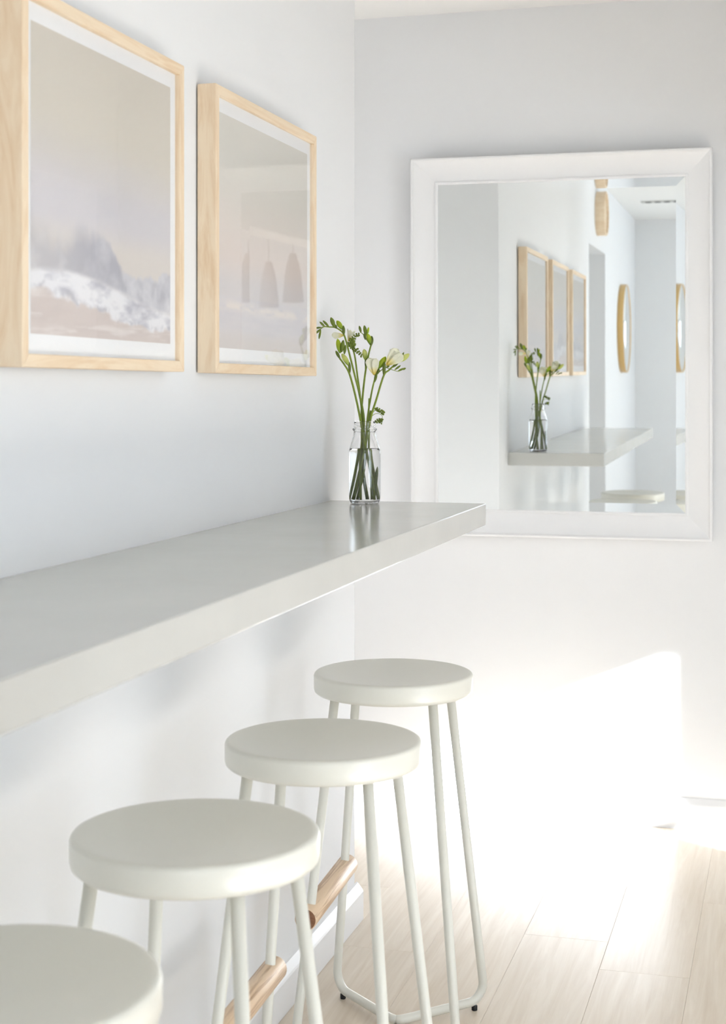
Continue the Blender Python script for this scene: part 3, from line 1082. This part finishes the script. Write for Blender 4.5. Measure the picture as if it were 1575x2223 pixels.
# 6: right stem with the largest blossom
f6 = flower('right freesia stem with the largest cream blossom and tiny buds', [W(-0.022, -0.008, 0.0105), W(-0.006, -0.008, 0.09)],
            [P(705, 1210, -0.010), P(775, 970, -0.014), P(850, 728, -0.016), P(905, 670, -0.016), P(980, 600, -0.016)], 0.0022, 0.0014)
bud('sheath', P(850, 728, -0.016), P(855, 580, -0.017), 0.0085, M['sheath'], f6)
bud('sheath', P(945, 640, -0.016), P(1010, 570, -0.016), 0.0080, M['sheath'], f6)
blossom(P(878, 622, -0.014), P(985, 490, -0.010), 0.030, f6, 6, 9)
petal('petal', P(880, 618, -0.018), P(1000, 445, -0.022), 0.026, 0.15, BACK * -1, M['petal'], f6, ruffle=.02)
petal('petal', P(890, 615, -0.020), P(1055, 510, -0.024), 0.022, 0.15, BACK * -1, M['petal'], f6, ruffle=.02)
bud('bud', P(1005, 582, -0.016), P(1122, 496, -0.016), 0.0130, M['bud_pale'], f6)
branch(f6, [P(870, 640, -0.016), P(920, 660, -0.018), P(1000, 682, -0.019), P(1050, 662, -0.019), P(1080, 652, -0.019)], 0.0008, 0.0006)
for (ax_, ay, bx_, by) in ((965, 668, 1030, 618), (1000, 680, 1062, 650), (1045, 664, 1085, 648), (880, 640, 910, 622)):
    bud('bud', P(ax_, ay, -0.018), P(bx_, by, -0.019), 0.0050, M['bud_dark'], f6)
bud('bud', P(1030, 540, -0.012), P(1066, 478, -0.010), 0.0045, M['bud_dark'], f6)

# 7: cut stem with drooping leaves at the mouth
f7 = flower('short cut freesia stem with drooping leaves at the bottle mouth', [W(0.012, 0.006, 0.0105), W(0.010, 0.000, 0.09)],
            [P(690, 1210, 0.004), P(692, 1080, 0.004), P(695, 970, 0.004)], 0.0018, 0.0014)
branch(f7, [P(700, 1190, -0.006), P(735, 1150, -0.008), P(775, 1132, -0.010), P(815, 1140, -0.012), P(835, 1165, -0.012), P(830, 1195, -0.012)], 0.0008, 0.0005)
branch(f7, [P(710, 1180, -0.004), P(735, 1120, -0.006), P(765, 1095, -0.008)], 0.0009, 0.0007)
fern(f7, [P(755, 1100, -0.008), P(785, 1085, -0.009), P(820, 1110, -0.010), P(852, 1130, -0.010)], 0.0066, 0)
fern(f7, [P(755, 1230, -0.010), P(790, 1205, -0.012), P(825, 1200, -0.012)], 0.0058, 0)
fern(f7, [P(832, 1180, -0.012), P(828, 1205, -0.012), P(815, 1235, -0.012)], 0.0045, 0)

# submerged cut stems and blades
f8 = flower('plain green stem standing in the water on the left', [W(-0.027, 0.004, 0.0105), W(-0.018, 0.002, 0.06)], [W(-0.008, 0.006, 0.13), P(630, 1215, 0.012), P(625, 1195, .012)], 0.0020, 0.0014)
f9 = flower('plain green stem standing in the water on the right', [W(0.022, 0.010, 0.0105), W(0.016, 0.006, 0.06)], [W(0.010, 0.004, 0.12), P(700, 1230, 0.008), P(712, 1100, 0.006)], 0.0022, 0.0014)
petal('leaf', W(0.019, -0.010, 0.012), W(0.024, -0.006, 0.085), 0.007, 0.06, BACK * -1, M['bud_dark'], f9, base_w=0.5)

# ------------------------------------------------------------------ things seen in the mirror or the picture glass
# round wood box high above the doorway
wd = empty('round_wall_box', (LW, 0.25, 2.295))
tag(wd, 'round blond wood box fixed high above the doorway, seen in mirror', 'wall box')
MB().lathe([(0.128, 0.0), (0.130, 0.002), (0.130, 0.056), (0.128, 0.058), (0.118, 0.058), (0.117, 0.056), (0.117, 0.0)], 56, axis='X').build('rim', M['maple'], wd)
MB().lathe([(0.0001, 0.0), (0.1168, 0.0), (0.1168, 0.046), (0.0001, 0.046)], 56, axis='X').build('face', M['maple'], wd)

# round gold rimmed mirror
rm = empty('round_mirror', (LW, -1.27, 1.655))
tag(rm, 'round mirror with thin gold rim on rear wall, seen in the large mirror', 'mirror')
MB().lathe([(0.300, 0.0), (0.302, 0.002), (0.302, 0.041), (0.3012, 0.042), (0.3006, 0.042), (0.300, 0.0415), (0.2998, 0.0)], 72, axis='X').build('rim', M['brass'], rm)
MB().lathe([(0.0001, 0.0), (0.2996, 0.0), (0.2996, 0.0412), (0.0001, 0.0412)], 72, axis='X').build('mirror_glass', M['mirror'], rm)

# ceiling vent
cv = empty('ceiling_vent', (-0.60, -1.11, ZC))
tag(cv, 'slim slotted air vent in the ceiling, seen in mirror', 'vent')
MB().box((-0.30, -0.045, -0.006), (0.30, 0.045, 0)).build('vent_plate', M['vent'], cv)
for k in range(9):
    MB().box((-0.27 + k * 0.062, -0.025, -0.008), (-0.27 + k * 0.062 + 0.036, 0.025, -0.006)).build('slot', M['dark'], cv)


# pendants of the dining side
def pendant(x, y, zb, label):
    p = empty('pendant_lamp', (x, y, zb))
    MB().lathe([(0.062, 0.0), (0.0655, 0.0), (0.060, 0.07), (0.050, 0.17), (0.038, 0.235), (0.026, 0.268), (0.022, 0.295), (0.0001, 0.297)], 40).build('lamp_shade', M['shade'], p)
    MB().tube([(0, 0, 0.296), (0, 0, ZC - zb)], 0.003, 8).build('cord', M['shade'], p)
    MB().lathe([(0.0001, ZC - zb), (0.05, ZC - zb), (0.05, ZC - zb - 0.02), (0.0001, ZC - zb - 0.025)], 32).build('ceiling_rose', M['trim'], p)
    tag(p, label, 'lamp', 'slim pendant lamps of the dining side')


pendant(0.94, 0.56, 1.79, 'slim grey pendant lamp reflected largest in the picture glass')
pendant(1.32, -0.06, 1.79, 'slim grey pendant lamp reflected behind the larger one')

# make every face point outwards
import bmesh
seen = set()
for o in list(COL.objects):
    if o.type == 'MESH' and o.data.name not in seen:
        seen.add(o.data.name)
        if o.name.startswith('print') or len(o.data.polygons) < 1:
            continue
        bm = bmesh.new()
        bm.from_mesh(o.data)
        bmesh.ops.recalc_face_normals(bm, faces=bm.faces)
        bm.to_mesh(o.data)
        bm.free()
